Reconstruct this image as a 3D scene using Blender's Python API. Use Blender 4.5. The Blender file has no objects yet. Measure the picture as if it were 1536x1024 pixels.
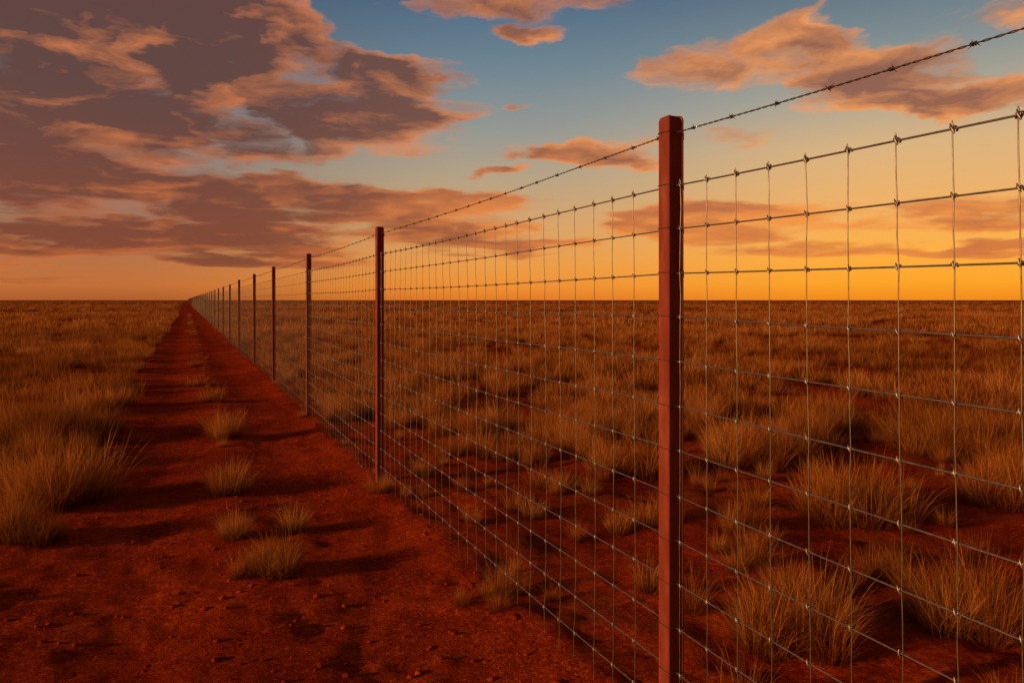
import bpy, math, random
import numpy as np
rng = np.random.default_rng(7)
random.seed(7)
scene = bpy.context.scene
TH = math.radians(22.3)
F = 1195.0
CAMH = 1.25
D = 1.217

# ------------------------------------------------------------ helpers
def s2l(c):
    out = []
    for v in c:
        v = v/255.0
        out.append(v/12.92 if v <= 0.04045 else ((v+0.055)/1.055)**2.4)
    return (*out, 1.0)

def make_mesh(name, verts, faces, smooth=True):
    me = bpy.data.meshes.new(name)
    verts = np.asarray(verts, dtype=np.float32)
    if not isinstance(faces, list):
        faces = [faces]
    loops = np.concatenate([f.reshape(-1) for f in faces]).astype(np.int32)
    tot = np.concatenate([np.full(len(f), f.shape[1]) for f in faces]).astype(np.int32)
    start = np.concatenate([[0], np.cumsum(tot)[:-1]]).astype(np.int32)
    me.vertices.add(len(verts)); me.vertices.foreach_set('co', verts.reshape(-1))
    me.loops.add(len(loops)); me.loops.foreach_set('vertex_index', loops)
    me.polygons.add(len(tot)); me.polygons.foreach_set('loop_start', start)
    me.polygons.foreach_set('loop_total', tot)
    me.polygons.foreach_set('use_smooth', np.full(len(tot), smooth, dtype=bool))
    me.update(calc_edges=True); me.validate()
    return me

def add_obj(name, me, mat=None, parent=None):
    o = bpy.data.objects.new(name, me)
    scene.collection.objects.link(o)
    if mat: me.materials.append(mat)
    if parent: o.parent = parent
    return o

_tab = rng.random((256, 256))
def vnoise(x, y):
    xi = np.floor(x).astype(np.int64); yi = np.floor(y).astype(np.int64)
    fx = x-xi; fy = y-yi
    fx = fx*fx*(3-2*fx); fy = fy*fy*(3-2*fy)
    a = _tab[xi & 255, yi & 255]; b = _tab[(xi+1) & 255, yi & 255]
    c = _tab[xi & 255, (yi+1) & 255]; d = _tab[(xi+1) & 255, (yi+1) & 255]
    return (a*(1-fx)+b*fx)*(1-fy)+(c*(1-fx)+d*fx)*fy-0.5
def fbm(x, y, o=4):
    s = 0; a = 1.0
    for i in range(o):
        # rotate every octave so the lattice never shows
        c_, s_ = math.cos(0.7*i+0.4), math.sin(0.7*i+0.4)
        s = s+a*vnoise((x*c_-y*s_)*2**i+17.3*i, (x*s_+y*c_)*2**i+5.1*i); a *= 0.5
    return s
def sstep(a, b, x):
    t = np.clip((x-a)/(b-a), 0, 1)
    return t*t*(3-2*t)

def height(x, y):
    x = np.asarray(x, dtype=float); y = np.asarray(y, dtype=float)
    dist = np.sqrt(x*x+y*y)
    fade = 1/(1+(dist/60)**2)
    h = 0.05*fbm(x*0.35, y*0.35, 3)*fade
    rough = 0.018+0.034*sstep(0.75, 1.2, np.abs(x-0.28))
    h = h+rough*fbm(x*3.1+9, y*3.1, 4)*fade
    wx_ = x+0.05*vnoise(x*4, y*4+30); wy_ = y+0.05*vnoise(x*4+60, y*4)
    h = h+0.016*fbm(wx_*10+3, wy_*10, 3)*(1/(1+(dist/8)**2))
    wob = 0.08*vnoise(y*0.3, y*0+3.3)
    for c in (-0.18, 0.74):
        h = h-0.016*np.exp(-((x-c-wob)/0.22)**2)*fade
    h = h+0.010*np.exp(-((x-0.28-wob)/0.2)**2)*fade
    h = h+0.015*np.exp(-((x+0.85)/0.3)**2)*fade+0.02*np.exp(-((x-1.2)/0.12)**2)*fade
    return h

class NT:
    def __init__(s, nt): s.nt = nt; s.n = nt.nodes; s.l = nt.links
    def add(s, t, **k):
        n = s.n.new(t)
        for a, b in k.items(): setattr(n, a, b)
        return n
    def put(s, sock, v):
        if v is None: return
        if isinstance(v, bpy.types.NodeSocket): s.l.new(v, sock)
        else: sock.default_value = v
    def m(s, op, a, b=None, c=None, clamp=False):
        n = s.add('ShaderNodeMath', operation=op, use_clamp=clamp)
        s.put(n.inputs[0], a); s.put(n.inputs[1], b); s.put(n.inputs[2], c)
        return n.outputs[0]
    def v(s, op, a, b=None):
        n = s.add('ShaderNodeVectorMath', operation=op)
        s.put(n.inputs[0], a); s.put(n.inputs[1], b)
        return n.outputs['Value'] if op in ('LENGTH', 'DOT_PRODUCT') else n.outputs[0]
    def mr(s, x, a, b, c=0.0, d=1.0, smooth=True):
        n = s.add('ShaderNodeMapRange', interpolation_type='SMOOTHSTEP' if smooth else 'LINEAR')
        s.put(n.inputs[0], x)
        for i, q in zip((1, 2, 3, 4), (a, b, c, d)): s.put(n.inputs[i], q)
        return n.outputs[0]
    def noise(s, vec, scale, det=5, rough=0.55, dist=0.0):
        n = s.add('ShaderNodeTexNoise')
        if vec is not None: s.l.new(vec, n.inputs['Vector'])
        n.inputs['Scale'].default_value = scale; n.inputs['Detail'].default_value = det
        n.inputs['Roughness'].default_value = rough; n.inputs['Distortion'].default_value = dist
        return n.outputs['Fac']
    def noise2(s, vec, scale, det=5, rough=0.55):
        n = s.add('ShaderNodeTexNoise'); n.noise_dimensions = '2D'
        s.l.new(vec, n.inputs['Vector'])
        n.inputs['Scale'].default_value = scale; n.inputs['Detail'].default_value = det
        n.inputs['Roughness'].default_value = rough
        return n.outputs
    def mix(s, f, a, b, mode='MIX'):
        n = s.add('ShaderNodeMix', data_type='RGBA', blend_type=mode)
        s.put(n.inputs[0], f); s.put(n.inputs[6], a); s.put(n.inputs[7], b)
        return n.outputs[2]
    def ramp(s, f, stops):
        n = s.add('ShaderNodeValToRGB'); s.put(n.inputs[0], f)
        e = n.color_ramp.elements
        while len(e) < len(stops): e.new(0.5)
        for el, (p, c) in zip(e, stops): el.position = p; el.color = c
        return n.outputs[0]
    def comb(s, x, y, z=0.0):
        n = s.add('ShaderNodeCombineXYZ')
        s.put(n.inputs[0], x); s.put(n.inputs[1], y); s.put(n.inputs[2], z)
        return n.outputs[0]
    def sep(s, v):
        n = s.add('ShaderNodeSeparateXYZ'); s.l.new(v, n.inputs[0]); return n.outputs

def newmat(name):
    m = bpy.data.materials.new(name); m.use_nodes = True
    m.node_tree.nodes.clear()
    return m, NT(m.node_tree)

# ------------------------------------------------------------ WORLD / SKY
world = bpy.data.worlds.new("World"); scene.world = world
world.use_nodes = True
world.node_tree.nodes.clear()
world.cycles.sampling_method = 'NONE'
W = NT(world.node_tree)

def px2ae(px, py):
    a = math.atan((px-768)/F)
    e = math.atan((450-py)/F*math.cos(a))
    return TH+a, e

SUN_EL = math.radians(11); SUN_AZ = math.radians(-92)

tc = W.add('ShaderNodeTexCoord')
dx, dy, dz = W.sep(tc.outputs['Generated'])
A = W.m('ARCTAN2', dx, dy)
E = W.m('ARCSINE', dz)
AE = W.comb(A, E, 0.0)
G = W
ly = G.m('LOGARITHM', G.m('MAXIMUM', G.m('ADD', E, 0.07), 0.01), 2.718281828)
q = G.comb(G.m('MULTIPLY', A, 4.0), G.m('MULTIPLY', ly, 3.6), 0.0)
wc = G.v('SUBTRACT', G.noise2(q, 1.9, 4, 0.55)[1], (0.5, 0.5, 0.5))
q2 = G.v('ADD', q, G.v('MULTIPLY', wc, (0.7, 0.55, 0.0)))
nn = G.noise2(q2, 1.5, 8, 0.53)[0]
nn1 = G.noise2(G.v('ADD', q2, (0.07, -0.16, 0.0)), 1.5, 5, 0.53)[0]
wp = G.v('ADD', AE, G.v('MULTIPLY', wc, (0.15, 0.055, 0)))
blobs = [
 (150, 40, 480, 150, 1.2), (60, 160, 400, 120, 1.15), (430, 165, 280, 85, 1.05), (590, 112, 130, 34, 0.8), (400,70,120,90,0.75),
 (110, 265, 300, 60, 1.15), (400, 308, 360, 42, 1.05), (650, 324, 250, 46, 1.0), (250, 350, 460, 36, 0.95),
 (120, 378, 460, 22, 0.9), (720, 355, 220, 36, 0.8), (60, 413, 340, 9, 0.85), (420, 378, 320, 24, 0.8),
 (860, 228, 150, 28, 0.95), (740, 262, 90, 12, 0.9), (1080, 208, 75, 18, 0.7),
 (820, 6, 290, 26, 0.9), (800, 45, 90, 18, 0.8), (780,158,50,9,0.7),
 (1130, 85, 230, 50, 0.95), (1310, 105, 210, 52, 0.9), (1490, 20, 160, 48, 1.0), (1410, 150, 220, 32, 1.05), 
 (1130, 340, 280, 46, 0.95), (1470, 315, 190, 36, 0.85), (1330, 375, 380, 20, 0.7),
 (900,-220,900,110,0.8),(-450,150,360,260,0.9),(2000,200,360,160,0.8),
]
B = None
for cx, cy, rx, ry, w in blobs:
    a, e = px2ae(cx, cy)
    ca = math.cos(a-TH)
    sx, sy = F/(rx*ca*ca), F/(ry*ca)
    n = G.add('ShaderNodeVectorMath', operation='MULTIPLY_ADD')
    G.l.new(wp, n.inputs[0]); n.inputs[1].default_value = (sx, sy, 0); n.inputs[2].default_value = (-a*sx, -e*sy, 0)
    r = G.v('LENGTH', n.outputs[0])
    b = G.mr(r, 0.25, 1.4, w, 0.0)
    B = b if B is None else G.m('MAXIMUM', B, b)
d = G.m('SUBTRACT', G.m('ADD', nn, G.m('MULTIPLY', B, 0.48)), 0.685)
D0 = G.m('MULTIPLY', d, 3.3)
Ef = W.m('MULTIPLY', W.m('MAXIMUM', E, 0.0), 2.0)
def st(y): return min(1, px2ae(768, y)[1]*2)
center = W.ramp(Ef, [(0, s2l((226,122,36))), (st(430), s2l((238,144,50))), (st(395), s2l((234,156,72))), (st(340), s2l((216,162,104))),
                     (st(270), s2l((184,162,130))), (st(190), s2l((146,150,146))), (st(100), s2l((110,132,144))), (st(0), s2l((80,106,132))), (1.0, s2l((60,72,94)))])
right = W.ramp(Ef, [(0, s2l((242,138,24))), (st(425), s2l((253,164,38))), (st(385), s2l((253,174,64))), (st(320), s2l((240,176,98))),
                     (st(240), s2l((218,178,126))), (st(170), s2l((172,164,146))), (st(90), s2l((124,138,142))), (st(0), s2l((90,110,126))), (1.0, s2l((62,72,92)))])
left = W.ramp(Ef, [(0, s2l((172,92,44))), (st(430), s2l((194,110,54))), (st(405), s2l((186,112,64))), (st(350), s2l((156,112,86))),
                     (st(280), s2l((140,120,112))), (st(200), s2l((120,116,118))), (st(100), s2l((88,102,116))), (st(0), s2l((66,86,106))), (1.0, s2l((50,62,84)))])
aC = TH; aR = px2ae(1350, 300)[0]; aL = px2ae(120, 300)[0]
c1 = W.mix(W.mr(A, aL, aC), left, center)
c2 = W.mix(W.mr(A, aC, aR), c1, right)
dA = W.m('ABSOLUTE', W.m('SUBTRACT', A, aC))
c3 = W.mix(W.mr(dA, 0.9, 1.8), c2, W.mix(W.mr(E, 0, 0.7), s2l((168,90,50)), s2l((88,60,56))))
tone = W.noise2(W.comb(W.m('MULTIPLY', A, 5.0), W.m('MULTIPLY', E, 17.0), 3.0), 1.0, 4, 0.55)[0]
edge = W.m('MULTIPLY', W.m('SUBTRACT', nn, nn1), 3.6)
lit = W.m('ADD', W.m('MULTIPLY', edge, 0.85), W.m('MULTIPLY', W.m('SUBTRACT', tone, 0.50), 1.5))
thin = W.mr(D0, 0.1, 1.2, 0.75, 0.0)
litf = W.m('ADD', lit, thin)
shade = W.mr(A, px2ae(60, 0)[0], px2ae(1000, 0)[0], 0.15, -0.10)
litf = W.m('SUBTRACT', litf, shade, clamp=True)
sideR = W.mr(A, px2ae(300, 0)[0], px2ae(1200, 0)[0])
hi = W.mr(E, 0.04, 0.26)
bodyL = W.mix(hi, s2l((128,68,48)), s2l((98,66,60)))
bodyR = W.mix(hi, s2l((198,108,60)), s2l((142,92,74)))
litL = W.mix(hi, s2l((208,110,56)), s2l((224,130,74)))
litR = W.mix(hi, s2l((242,146,62)), s2l((240,154,88)))
body = W.mix(sideR, bodyL, bodyR); litc = W.mix(sideR, litL, litR)
cc = W.mix(litf, body, litc)
alpha = W.m('MULTIPLY', W.mr(D0, 0.0, 0.75), W.mr(E, 0.008, 0.05, 0.3, 0.96))
sky = W.mix(alpha, c3, cc)
sky = W.mix(W.mr(E, -0.01, 0.0), s2l((90,40,20)), sky)
nish = W.add('ShaderNodeTexSky'); nish.sky_type = 'NISHITA'; nish.sun_disc = False
nish.sun_elevation = SUN_EL; nish.sun_rotation = SUN_AZ
bg1 = W.add('ShaderNodeBackground'); W.l.new(sky, bg1.inputs[0]); bg1.inputs[1].default_value = 1.0
bg2 = W.add('ShaderNodeBackground'); W.l.new(nish.outputs[0], bg2.inputs[0]); bg2.inputs[1].default_value = 0.002
ad = W.add('ShaderNodeAddShader'); W.l.new(bg1.outputs[0], ad.inputs[0]); W.l.new(bg2.outputs[0], ad.inputs[1])
wo = W.add('ShaderNodeOutputWorld'); W.l.new(ad.outputs[0], wo.inputs[0])

sl = bpy.data.lights.new('sun', 'SUN'); sl.energy = 4.0; sl.angle = math.radians(1.5); sl.color = (1.0, 0.44, 0.13)
so = bpy.data.objects.new('sun', sl); scene.collection.objects.link(so)
from mathutils import Vector
sd = Vector((math.sin(SUN_AZ)*math.cos(SUN_EL), math.cos(SUN_AZ)*math.cos(SUN_EL), math.sin(SUN_EL)))
so.rotation_euler = (-sd).to_track_quat('-Z', 'Y').to_euler()
so.location = sd*50

# ------------------------------------------------------------ GROUND
gm, N = newmat('red_soil')
geo = N.add('ShaderNodeNewGeometry'); pos = geo.outputs['Position']
X, Y, Z = N.sep(pos)
nbig = N.noise(pos, 0.6, 4, 0.6); nmid = N.noise(pos, 4.0, 5, 0.65); nfine = N.noise(pos, 38.0, 4, 0.7)
soil = N.ramp(nmid, [(0.3, (0.15, 0.014, 0.004, 1)), (0.5, (0.27, 0.031, 0.007, 1)), (0.72, (0.39, 0.056, 0.012, 1))])
soil = N.mix(N.mr(nfine, 0.45, 0.75), soil, (0.52, 0.105, 0.026, 1))
soil = N.mix(N.mr(nbig, 0.40, 0.62, 0.0, 0.5), soil, (0.13, 0.014, 0.004, 1))
off = N.m('ABSOLUTE', N.m('SUBTRACT', X, 0.28))
offn = N.m('ADD', off, N.m('MULTIPLY', N.m('SUBTRACT', nmid, 0.5), 0.5))
offm = N.mr(offn, 0.8, 1.3)
cover = N.m('MULTIPLY', N.mr(N.noise(pos, 1.1, 7, 0.7), 0.48, 0.64), offm)
dist = N.v('LENGTH', pos)
farc = N.mr(dist, 10.0, 100.0)
cover2 = N.m('MAXIMUM', N.m('MULTIPLY', cover, 0.5), N.m('MULTIPLY', offm, N.m('MULTIPLY', farc, 0.85)))
bigp = N.noise(N.v('MULTIPLY', pos, (0.02, 0.05, 1)), 1.0, 5, 0.6)
gcol = N.mix(N.mr(bigp, 0.38, 0.62), (0.12, 0.038, 0.011, 1), (0.36, 0.145, 0.035, 1))
col = N.mix(cover2, soil, gcol)
bs = N.add('ShaderNodeBsdfDiffuse'); N.l.new(col, bs.inputs['Color'])
b1 = N.add('ShaderNodeBump'); b1.inputs['Strength'].default_value = 1.0; b1.inputs['Distance'].default_value = 0.03
N.l.new(N.noise(pos, 14.0, 6, 0.7), b1.inputs['Height'])
b2 = N.add('ShaderNodeBump'); b2.inputs['Strength'].default_value = 0.9; b2.inputs['Distance'].default_value = 0.009
N.l.new(N.noise(pos, 90.0, 3, 0.7), b2.inputs['Height']); N.l.new(b1.outputs[0], b2.inputs['Normal'])
N.l.new(b2.outputs[0], bs.inputs['Normal'])
o = N.add('ShaderNodeOutputMaterial'); N.l.new(bs.outputs[0], o.inputs[0])

xs = 0.28+1.2*np.sinh(math.asinh(6000/1.2)*np.linspace(-1, 1, 951))
ys = 2.5+2.0*np.sinh(math.asinh(6000/2.0)*np.linspace(-1, 1, 1001))
XX, YY = np.meshgrid(xs, ys)
v = np.stack([XX, YY, height(XX, YY)], -1).reshape(-1, 3)
nx = len(xs)
i = np.arange(nx-1)[None, :]+nx*np.arange(len(ys)-1)[:, None]
f = np.stack([i, i+1, i+1+nx, i+nx], -1).reshape(-1, 4)
cx = v[f].mean(1)
istrack = (np.abs(cx[:, 0]-0.28+0.10*vnoise(cx[:, 1]*2.3, cx[:, 1]*0+8)) < 0.85) & (cx[:, 1] > -40) & (cx[:, 1] < 3000)
def sub(fs):
    u, inv = np.unique(fs.reshape(-1), return_inverse=True)
    return v[u], inv.reshape(-1, 4)
vv, ff = sub(f[~istrack]); add_obj('ground', make_mesh('ground', vv, ff), gm)
vv, ff = sub(f[istrack]); add_obj('dirt_track', make_mesh('dirt_track', vv, ff), gm)

def clods():
    V = []; Fc = []; n = 0
    base = np.array([[1,0,0],[-1,0,0],[0,1,0],[0,-1,0],[0,0,1],[0,0,-1]], float)
    tri = np.array([[0,2,4],[2,1,4],[1,3,4],[3,0,4],[2,0,5],[1,2,5],[3,1,5],[0,3,5]])
    vs = [tuple(p) for p in base]; tr = []
    cache = {}
    def mid(a, b):
        kx = (min(a, b), max(a, b))
        if kx not in cache:
            p = (np.array(vs[a])+np.array(vs[b])); p /= np.linalg.norm(p); vs.append(tuple(p)); cache[kx] = len(vs)-1
        return cache[kx]
    for a, b, c in tri:
        ab, bc, ca = mid(a, b), mid(b, c), mid(c, a)
        tr += [(a, ab, ca), (ab, b, bc), (ca, bc, c), (ab, bc, ca)]
    vs = np.array(vs); tr = np.array(tr)
    cnt = 0
    while cnt < 7000:
        y = 0.6+rng.random()**1.8*11
        x = rng.uniform(-3.2, 1.5)*(0.5+y/9)
        if float(fbm(np.array(x*1.3+50), np.array(y*1.3), 3)) < rng.uniform(-.5, .5): continue
        cnt += 1
        r = 0.002+0.012*rng.random()**5
        p = vs*(1+0.35*(rng.random((len(vs), 1))-0.5))*np.array([r*rng.uniform(.8,1.5), r*rng.uniform(.8,1.5), r*0.7])
        p = p+np.array([x, y, float(height(x, y))+r*0.2])
        V.append(p); Fc.append(tr+n); n += len(vs)
    return np.concatenate(V), np.concatenate(Fc)
cv, cf = clods()
add_obj('soil_clods', make_mesh('soil_clods', cv, cf), gm)

# ------------------------------------------------------------ GRASS
def tuft(name, nb, rad, L, w, spread, seed, mat, segs=5):
    r = np.random.default_rng(seed)
    ang = r.random(nb)*2*np.pi
    rr = rad*np.sqrt(r.random(nb))
    bx, by = rr*np.cos(ang), rr*np.sin(ang)
    da = ang+r.normal(0, 0.7, nb)
    lean = np.clip(np.abs(r.normal(0, spread, nb))+0.35*rr/rad*spread, 0.02, 1.4)
    ln = L*(0.35+0.85*r.random(nb)**1.3)*(1-0.25*lean)
    curl = r.normal(0.30, 0.5, nb)
    wd = w*(0.5+1.0*r.random(nb))
    fa = r.random(nb)*2*np.pi
    V = np.zeros((nb, segs*2+1, 3))
    p = np.stack([bx, by, np.full(nb, -0.02)], -1)
    a = lean*0.6
    side = np.stack([np.cos(fa), np.sin(fa), np.zeros(nb)], -1)
    for s in range(segs+1):
        tt = s/segs
        ww = (wd*(1-0.75*tt)*0.5)[:, None]
        if s < segs:
            V[:, s*2] = p-side*ww; V[:, s*2+1] = p+side*ww
        else: V[:, -1] = p
        step = (ln/segs)[:, None]
        da2 = da+r.normal(0, 0.16, nb)
        dirv = np.stack([np.sin(a)*np.cos(da2), np.sin(a)*np.sin(da2), np.cos(a)], -1)
        p = p+dirv*step
        a = a+curl/segs+lean*0.15
    kk = segs*2+1
    b0 = np.arange(nb)[:, None]*kk
    quads = np.concatenate([b0+np.array([[2*s, 2*s+1, 2*s+3, 2*s+2]]) for s in range(segs-1)], 0)
    tris = b0+np.array([[2*(segs-1), 2*(segs-1)+1, 2*segs]])
    me = make_mesh(name, V.reshape(-1, 3), [quads, tris], smooth=False)
    me.materials.append(mat)
    return bpy.data.objects.new(name, me)

hm, N = newmat('dry_grass_blades')
oi = N.add('ShaderNodeObjectInfo'); geo = N.add('ShaderNodeNewGeometry')
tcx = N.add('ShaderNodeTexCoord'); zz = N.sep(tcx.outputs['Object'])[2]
c = N.ramp(oi.outputs['Random'], [(0.0, (0.48, 0.185, 0.042, 1)), (0.5, (0.66, 0.315, 0.085, 1)), (1.0, (0.78, 0.46, 0.16, 1))])
blade = N.ramp(geo.outputs['Random Per Island'], [(0.0, (0.40, 0.28, 0.20, 1)), (0.6, (0.92, 0.86, 0.80, 1)), (1.0, (1.15, 1.15, 1.15, 1))])
c = N.mix(1.0, c, blade, 'MULTIPLY')
patch = N.noise2(N.v('MULTIPLY', oi.outputs['Location'], (0.10, 0.16, 0)), 1.0, 4, 0.6)[0]
c = N.mix(N.mr(patch, 0.45, 0.62, 0.0, 0.5), c, (0.17, 0.055, 0.014, 1))
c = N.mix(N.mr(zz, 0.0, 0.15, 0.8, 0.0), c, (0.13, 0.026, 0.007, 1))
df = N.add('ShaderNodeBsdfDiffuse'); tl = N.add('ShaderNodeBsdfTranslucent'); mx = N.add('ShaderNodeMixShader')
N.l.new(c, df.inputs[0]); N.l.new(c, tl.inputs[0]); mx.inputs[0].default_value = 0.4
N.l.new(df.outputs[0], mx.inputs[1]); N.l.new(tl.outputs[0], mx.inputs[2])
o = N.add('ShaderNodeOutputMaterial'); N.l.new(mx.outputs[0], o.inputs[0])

tcol = bpy.data.collections.new('grass_tuft_parts')
NEAR = 7; MID = 5; FAR = 4
idx = 0
for i in range(NEAR):
    tcol.objects.link(tuft('tuft_%02d' % idx, 320, 0.055+0.012*i, 0.31+0.013*i, 0.0030, 0.50+0.06*(i % 3), 10+i, hm)); idx += 1
for i in range(MID):
    tcol.objects.link(tuft('tuft_%02d' % idx, 125, 0.10+0.01*i, 0.32, 0.0058, 0.55+0.04*i, 40+i, hm, 3)); idx += 1
for i in range(FAR):
    tcol.objects.link(tuft('tuft_%02d' % idx, 50, 0.24, 0.36, 0.020, 0.55, 70+i, hm, 2)); idx += 1

def px_ground(px, py):
    z = F*CAMH/(py-450); xc = (px-768)/F*z
    return xc*math.cos(TH)+z*math.sin(TH), -xc*math.sin(TH)+z*math.cos(TH)

pts = []
def put(x, y, s, kind=None):
    dd_ = math.hypot(x, y)
    if kind is None: kind = 0 if dd_ < 9 else (1 if dd_ < 30 else 2)
    i = [rng.integers(0, NEAR), NEAR+rng.integers(0, MID), NEAR+MID+rng.integers(0, FAR)][kind]
    pts.append((x, y, float(height(x, y)), s, rng.random()*6.283, int(i)))
def clump(px, py, wpx, n, s):
    x, y = px_ground(px, py)
    z = F*CAMH/(py-450); r = wpx/F*z/2
    for i in range(n):
        a = rng.random()*6.283; q_ = r*math.sqrt(rng.random())*0.85
        put(x+q_*math.cos(a), y+q_*math.sin(a)*0.8, s*rng.uniform(0.75, 1.2))
for c_ in [(335,738,60,6,.64),(332,658,50,7,.80),(310,605,36,4,.75),(350,805,50,5,.46),(398,868,90,12,.55),(440,795,24,3,.55),(297,580,24,3,.6),(293,552,18,3,.6),
           (85,755,120,22,1.12),(15,745,80,10,.95),(100,658,170,28,1.15),(20,655,100,15,1.1),(45,815,110,8,.55),(5,810,60,6,.7),
           (170,612,80,9,.95),(140,585,100,9,.95),(190,590,50,5,.8),(60,600,120,10,1.0),(215,560,40,5,.7),
           (1195,975,190,14,.78),(1170,900,60,3,.65),(1280,775,170,18,.95),(1440,675,210,24,1.15),(1500,755,120,13,1.0),(1450,935,170,14,.75),(1100,690,90,10,.85),
           (940,715,100,12,.9),(890,695,60,6,.7),(765,893,30,3,.45),(570,742,34,3,.4),(1360,645,130,12,1.0),(1240,645,90,8,.9),(700,650,120,12,.85),
           (860,645,160,16,.95),(1060,625,130,14,1.0),(640,612,100,12,.9),(700,910,40,2,.25),(930,800,50,3,.5),(1330,860,60,3,.5),(1100,800,70,5,.5),(820,740,70,5,.5),
           (1180,680,120,9,.8),(780,690,80,6,.6)]:
    clump(*c_)
def blocked(x, y):
    return -0.72 < x < 1.32
def field(r0, r1, n, k0, k1, s0, s1, half=60):
    cnt = 0
    while cnt < n:
        r = math.sqrt(rng.uniform(r0*r0, r1*r1)); a = TH+math.radians(rng.uniform(-half, half))
        x, y = r*math.sin(a), r*math.cos(a)
        if blocked(x, y): cnt += 1; continue
        nz = float(fbm(np.array(x*0.16), np.array(y*0.16), 3))+(0.3 if x < 0 else 0.2)
        if nz < rng.uniform(-0.6, 0.15): continue
        cr = rng.uniform(0.12, 0.5)*(1+r/60)
        sc = rng.uniform(s0, s1)
        for j in range(rng.integers(k0, k1)):
            a2 = rng.random()*6.283; q_ = cr*math.sqrt(rng.random())
            xx, yy = x+q_*math.cos(a2), y+q_*math.sin(a2)
            if blocked(xx, yy): continue
            put(xx, yy, sc*rng.uniform(0.6, 1.15))
        cnt += 1
field(6.2, 10, 180, 4, 10, .6, 1.15)
field(10, 18, 640, 4, 9, .65, 1.2)
field(18, 34, 1700, 3, 7, .7, 1.3)
field(34, 80, 4000, 2, 4, .8, 1.5)
field(80, 200, 5500, 1, 3, 1.1, 2.0, 50)
field(200, 500, 4500, 1, 2, 1.5, 2.8, 45)
for i in range(150):
    y = 7+rng.random()*70; put(0.28+rng.normal(0, 0.10), y, rng.uniform(.12, .36))
for i in range(60):
    y = rng.uniform(2.5, 40); put(D+rng.normal(0.05, 0.08), y, rng.uniform(.2, .42))
for i in range(260):
    y = 7+rng.random()**1.5*90; put(-0.70-abs(rng.normal(0, 0.2)), y, rng.uniform(.3, .65))
for i in range(70):
    y = rng.uniform(1.2, 6); x = -rng.uniform(0.7, 2.5); put(x, y, rng.uniform(.10, .32))
for i in range(190):
    y = rng.uniform(1.0, 8); x = rng.uniform(1.35, 6.5); put(x, y, rng.uniform(.15, .6))

pa = np.array(pts)
gme = bpy.data.meshes.new('dry_grass'); gme.vertices.add(len(pa)); gme.vertices.foreach_set('co', pa[:, :3].astype(np.float32).reshape(-1))
for nme, typ, colm in (('scl', 'FLOAT', 3), ('rot', 'FLOAT', 4)):
    at = gme.attributes.new(nme, typ, 'POINT'); at.data.foreach_set('value', pa[:, colm].astype(np.float32))
at = gme.attributes.new('idx', 'INT', 'POINT'); at.data.foreach_set('value', pa[:, 5].astype(np.int32))
gme.update()
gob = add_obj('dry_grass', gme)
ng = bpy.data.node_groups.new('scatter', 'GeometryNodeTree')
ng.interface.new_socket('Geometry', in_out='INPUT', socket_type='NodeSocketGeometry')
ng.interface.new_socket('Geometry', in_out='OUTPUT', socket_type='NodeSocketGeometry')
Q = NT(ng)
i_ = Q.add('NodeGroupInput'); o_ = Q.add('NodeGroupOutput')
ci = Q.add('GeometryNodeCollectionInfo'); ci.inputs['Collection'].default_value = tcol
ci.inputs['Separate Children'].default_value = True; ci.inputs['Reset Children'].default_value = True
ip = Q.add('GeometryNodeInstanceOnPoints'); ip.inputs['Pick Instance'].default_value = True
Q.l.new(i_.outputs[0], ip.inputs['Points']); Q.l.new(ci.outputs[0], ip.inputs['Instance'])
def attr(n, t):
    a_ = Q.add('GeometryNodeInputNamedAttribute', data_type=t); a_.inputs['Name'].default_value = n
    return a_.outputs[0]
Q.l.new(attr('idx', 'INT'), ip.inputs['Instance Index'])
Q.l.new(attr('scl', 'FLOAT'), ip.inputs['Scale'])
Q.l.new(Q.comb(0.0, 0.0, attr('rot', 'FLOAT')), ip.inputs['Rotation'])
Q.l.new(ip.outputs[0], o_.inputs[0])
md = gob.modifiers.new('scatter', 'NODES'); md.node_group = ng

# ------------------------------------------------------------ FENCE
fence = bpy.data.objects.new('wire_fence', None); scene.collection.objects.link(fence)
pm, N = newmat('red_painted_steel')
tcx = N.add('ShaderNodeNewGeometry'); pos = tcx.outputs['Position']
sv = N.v('MULTIPLY', pos, (1, 1, 0.35))
n1 = N.noise(sv, 22, 6, 0.65); n2 = N.noise(pos, 160, 3, 0.6)
c = N.ramp(n1, [(0.3, (0.15, 0.026, 0.018, 1)), (0.55, (0.21, 0.048, 0.036, 1)), (0.8, (0.30, 0.105, 0.080, 1))])
c = N.mix(N.mr(n2, 0.62, 0.74, 0, 0.5), c, (0.12, 0.03, 0.015, 1))
bs = N.add('ShaderNodeBsdfPrincipled'); N.l.new(c, bs.inputs['Base Color']); bs.inputs['Roughness'].default_value = 0.55
bs.inputs['Specular IOR Level'].default_value = 0.25
bp = N.add('ShaderNodeBump'); bp.inputs['Strength'].default_value = 0.25; bp.inputs['Distance'].default_value = 0.002
N.l.new(n1, bp.inputs['Height']); N.l.new(bp.outputs[0], bs.inputs['Normal'])
o = N.add('ShaderNodeOutputMaterial'); N.l.new(bs.outputs[0], o.inputs[0])

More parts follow.
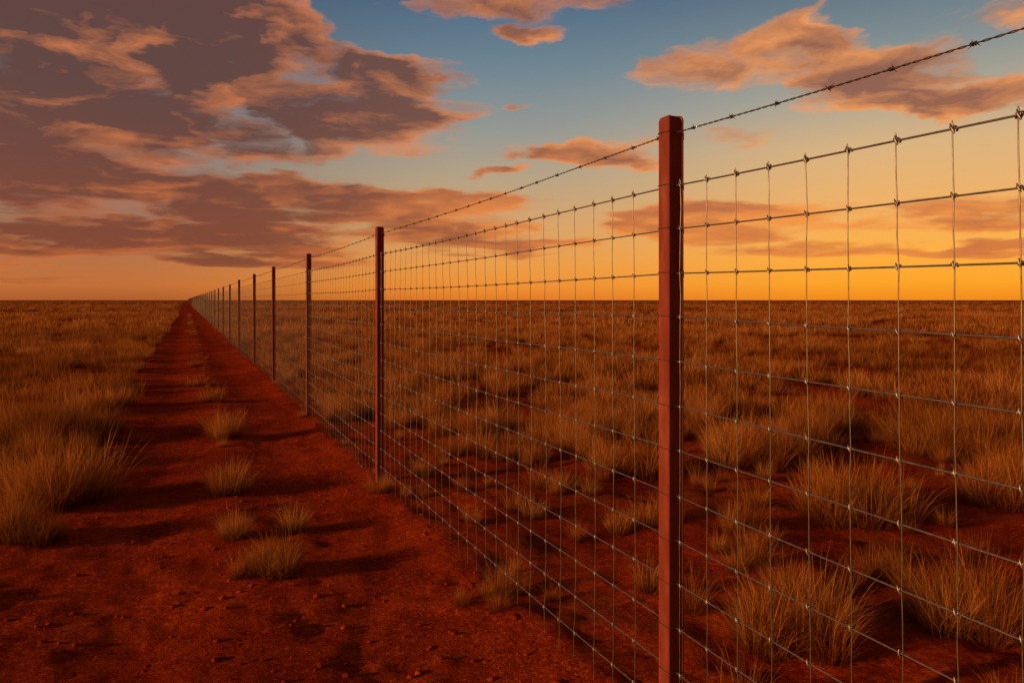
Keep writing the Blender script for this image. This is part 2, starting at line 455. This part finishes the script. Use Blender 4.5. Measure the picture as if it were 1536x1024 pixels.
wm, N = newmat('galvanised_wire')
geo = N.add('ShaderNodeNewGeometry')
nz = N.noise(geo.outputs['Position'], 60, 3, 0.6)
bs = N.add('ShaderNodeBsdfPrincipled'); N.l.new(N.ramp(nz, [(0.3, (0.16, 0.165, 0.18, 1)), (0.7, (0.32, 0.32, 0.34, 1))]), bs.inputs['Base Color'])
bs.inputs['Metallic'].default_value = 0.8; bs.inputs['Roughness'].default_value = 0.4
o = N.add('ShaderNodeOutputMaterial'); N.l.new(bs.outputs[0], o.inputs[0])
dm, N = newmat('weathered_barbed_wire')
geo = N.add('ShaderNodeNewGeometry')
nz = N.noise(geo.outputs['Position'], 80, 3, 0.6)
bs = N.add('ShaderNodeBsdfPrincipled'); N.l.new(N.ramp(nz, [(0.3, (0.05, 0.045, 0.045, 1)), (0.7, (0.12, 0.10, 0.095, 1))]), bs.inputs['Base Color'])
bs.inputs['Metallic'].default_value = 0.6; bs.inputs['Roughness'].default_value = 0.55
o = N.add('ShaderNodeOutputMaterial'); N.l.new(bs.outputs[0], o.inputs[0])

Y1 = 1.832
posts = [Y1-3.5*3, Y1-3.5*2, Y1-3.5, Y1]
for xpx in (569.5, 463, 411, 382, 359, 345):
    z = F*D/math.cos(TH)/(xpx-278); posts.append((z-D*math.sin(TH))/math.cos(TH))
while posts[-1] < 420: posts.append(posts[-1]+4.4)
s = 0.025
prof = [(-s+.003, -s), (-s+.008, -s), (-s+.0095, -s+.005), (s-.0075, -s+.005), (s-.006, -s), (s-.003, -s), (s, -s+.003), (s, s-.003), (s-.003, s), (-s+.003, s), (-s, s-.003), (-s, -s+.003)]
def build_post(name, y, top, near):
    g0 = float(height(D, y))
    zb = g0-0.25
    V = []; Fq = []
    pr = np.array(prof)
    lv = [(zb, 1.0), (g0+0.3, 1.0), (top*0.5, 1.0), (top-0.010, 1.0), (top-0.002, 0.90), (top, 0.78)]
    n = len(pr)
    ox = random.uniform(-.004, .004) if not near else 0; oy = random.uniform(-.006, .006) if not near else 0
    for z, sc in lv:
        for p in pr:
            V.append((D+p[0]*sc+ox*z, y+p[1]*sc+oy*z, z))
    for i in range(len(lv)-1):
        for j in range(n):
            Fq.append((i*n+j, i*n+(j+1) % n, (i+1)*n+(j+1) % n, (i+1)*n+j))
    me = bpy.data.meshes.new(name)
    fl = Fq+[tuple(range((len(lv)-1)*n, len(lv)*n))]
    if near:
        for zc in [CAMH+.309, CAMH+.443]+[CAMH+.309-.1185*k_ for k_ in range(1, 14)]:
            if zc < 0.05: continue
            b = len(V)
            x0, x1 = D+s-.0005, D+s+.0035
            for zz_ in (zc-.012, zc+.008):
                for (xx, yy) in ((x0, y-s+.004), (x1, y-s+.006), (x1, y-s+.016), (x0, y-s+.018)):
                    V.append((xx, yy, zz_))
            fl += [(b, b+1, b+5, b+4), (b+1, b+2, b+6, b+5), (b+2, b+3, b+7, b+6), (b+4, b+5, b+6, b+7), (b+3, b+2, b+1, b)]
    me.from_pydata(V, [], fl); me.update()
    return add_obj(name, me, pm, fence)
for i, y in enumerate(posts):
    tp = CAMH+0.495
    if i > 8: tp = CAMH+0.46
    build_post('post_%d' % (i+1), y, tp, abs(y-Y1) < 4)

class Tubes:
    def __init__(s): s.V = []; s.F = []; s.n = 0
    def tube(s, P, r, sides=5):
        P = np.asarray(P, float); n = len(P)
        T = np.gradient(P, axis=0); T /= np.linalg.norm(T, axis=1)[:, None]+1e-12
        ref = np.array([1., 0, 0]) if abs(T[0][0]) < 0.8 else np.array([0, 0, 1.])
        U = np.cross(T, ref); U /= np.linalg.norm(U, axis=1)[:, None]+1e-12
        Wv = np.cross(T, U)
        a = np.arange(sides)*2*np.pi/sides
        R = np.asarray(r, float).reshape(-1, 1, 1) if np.ndim(r) else r
        ring = P[:, None, :]+R*(np.cos(a)[None, :, None]*U[:, None, :]+np.sin(a)[None, :, None]*Wv[:, None, :])
        s.V.append(ring.reshape(-1, 3))
        i = np.arange(n-1)[:, None]*sides; j = np.arange(sides)[None, :]; j2 = (j+1) % sides
        s.F.append((np.stack([i+j, i+j2, i+sides+j2, i+sides+j], -1).reshape(-1, 4))+s.n)
        s.n += n*sides
    def mesh(s, name): return make_mesh(name, np.concatenate(s.V), np.concatenate(s.F))

bay_post = np.array(posts)
def sag(y):
    y = np.asarray(y, float)
    i = np.clip(np.searchsorted(bay_post, y)-1, 0, len(posts)-2)
    t_ = np.clip((y-bay_post[i])/(bay_post[i+1]-bay_post[i]), 0, 1)
    return 4*t_*(1-t_)
LEV = [0.312-0.1190*k_ for k_ in range(14)]
levn = [rng.normal(0, 0.003) for _ in LEV]
def wz(k_, y):
    y = np.asarray(y, float)
    near0 = np.where(y < Y1, 0.020, 0.008)
    return CAMH+LEV[k_]+levn[k_]*0.5-near0*sag(y)*(1-0.03*k_)+0.004*vnoise(y*1.3+k_*7.7, y*0+k_*3.1)
def wx(zrel, y):
    return D+0.014*vnoise(np.asarray(y, float)*0.8, np.asarray(zrel, float)*2.5)*np.minimum(1, sag(y)*1.5)

VY = [1.785-0.1164*k_ for k_ in range(0, 90)]
y = 2.022
while y < posts[-1]:
    VY.append(y+rng.normal(0, 0.003)); y += 0.1250
VY = np.array(sorted(VY)); VY = VY[VY > posts[0]]
hw = Tubes()
near_y = np.arange(posts[0], 30, 0.04)
mid_y = np.arange(30, 120, 0.6)
far_y = np.arange(120, posts[-1], 4.4)
for k_ in range(14):
    yy = np.concatenate([near_y, mid_y, far_y])
    z = wz(k_, yy)
    hw.tube(np.stack([wx(z, yy), yy, z], -1), 0.0018 if k_ else 0.0021, 6)
add_obj('horizontal_wires', hw.mesh('horizontal_wires'), wm, fence)
vw = Tubes()
for i, y in enumerate(VY):
    zt = [float(wz(k_, y)) for k_ in (range(14) if y < 40 else (0, 13))]
    if y < 40:
        P_ = [(wx(zt[0], y), y, zt[0]+0.006)]
        jy = rng.normal(0, 0.0012, 14)
        lean = rng.normal(0, 0.006)
        for k_ in range(14):
            xx = float(wx(zt[k_], y))
            P_.append((xx-0.0022, y+jy[k_]+lean*k_/13, zt[k_]))
            if k_ < 13:
                P_.append((xx-.0018+rng.normal(0, .0006), y+(jy[k_]+jy[k_+1])*.5+lean*k_/13+rng.normal(0, .0006), (zt[k_]+zt[k_+1])/2))
    else:
        P_ = [(D, y, zt[0]), (D, y, zt[1])]
    vw.tube(P_, 0.00125, 5 if y < 12 else 3)
add_obj('vertical_stay_wires', vw.mesh('vertical_stay_wires'), wm, fence)
kn = Tubes()
for y in VY:
    if y > 22 or y < -3: continue
    for k_ in range(14):
        z = float(wz(k_, y)); x = float(wx(z, y))
        tilt = rng.normal(0, 0.15)
        sc = 0.95 if k_ else 1.15
        if y < 9:
            tt = np.linspace(0, 2*np.pi*1.6, 11)
            a0 = rng.random()*6.28
            P_ = np.stack([x+0.0040*sc*np.cos(tt+a0), y+(tt/tt[-1]-0.5)*0.010*sc, z+0.0040*sc*np.sin(tt+a0)], -1)
            kn.tube(P_, 0.0016*sc, 5)
            kn.tube([(x-.003, y-.003*sc, z-.0075*sc), (x-.0045, y, z), (x-.003, y+.003*sc+tilt*.008, z+.0080*sc)], np.array([.0014, .0024, .0012])*sc, 5)
            if k_ == 0:
                kn.tube([(x, y, z), (x-.002, y+.002, z+.014)], .0015, 4)
        else:
            kn.tube([(x-.002, y-.005, z-.001), (x-.002, y, z), (x-.002, y+.005, z+.001)], np.array([.002, .0040, .002]), 4)
add_obj('wire_knots', kn.mesh('wire_knots'), wm, fence)
bw = Tubes()
def bz(y): 
    y = np.asarray(y, float)
    return CAMH+0.449-np.where(y < Y1, 0.028, 0.012)*sag(y)+0.004*vnoise(y*0.9+4, y*0+1.5)
yy = np.arange(posts[0], 16, 0.006)
for ph in (0, np.pi):
    a = yy/0.045*2*np.pi+ph
    bw.tube(np.stack([D+0.0013*np.cos(a), yy, bz(yy)+0.0013*np.sin(a)], -1), 0.0011, 5)
yy = np.concatenate([np.arange(16, 60, 0.3), np.arange(60, posts[-1], 4.4)])
bw.tube(np.stack([D+0*yy, yy, bz(yy)], -1), 0.0022, 4)
y = -2.0
while y < 30:
    y += 0.155+rng.normal(0, 0.012)
    z = float(bz(y)); a0 = rng.random()*6.28
    tt = np.linspace(0, 2*np.pi*2.2, 16)
    bw.tube(np.stack([D+0.0032*np.cos(tt+a0), y+(tt/tt[-1]-.5)*0.010, z+0.0032*np.sin(tt+a0)], -1), 0.0012, 4)
    for q_ in range(4):
        aa = a0+q_*np.pi/2+rng.normal(0, .2); L_ = 0.010
        y0 = y+(-.004 if q_ % 2 else .004)
        bw.tube([(D+.002*math.cos(aa), y0, z+.002*math.sin(aa)), (D+L_*math.cos(aa), y0+rng.normal(0, .003), z+L_*math.sin(aa))], np.array([.0012, .0004]), 4)
add_obj('barbed_wire', bw.mesh('barbed_wire'), dm, fence)
cl = Tubes()
for y in posts:
    if y > 30 or y < -3: continue
    for zc in [float(bz(y))]+[float(wz(k_, y)) for k_ in range(14)]:
        e_ = s+0.0015
        P_ = [(D, y-e_, zc), (D-e_*.9, y-e_, zc+.002), (D-e_, y-e_*.9, zc+.002), (D-e_, y+e_*.9, zc+.003), (D-e_*.9, y+e_, zc+.003), (D, y+e_, zc)]
        cl.tube(P_, 0.0011, 4)
add_obj('wire_clips', cl.mesh('wire_clips'), dm, fence)

# ------------------------------------------------------------ CAMERA
cam = bpy.data.cameras.new('camera'); co = bpy.data.objects.new('camera', cam); scene.collection.objects.link(co)
co.location = (0, 0, CAMH); co.rotation_euler = (math.radians(90), 0, -TH)
cam.lens = 28.0; cam.sensor_width = 36; cam.shift_y = -62/1536
cam.clip_start = 0.02; cam.clip_end = 20000
scene.camera = co
scene.view_settings.view_transform = 'Standard'; scene.view_settings.look = 'None'; scene.view_settings.exposure = 0
print('grass points', len(pa))
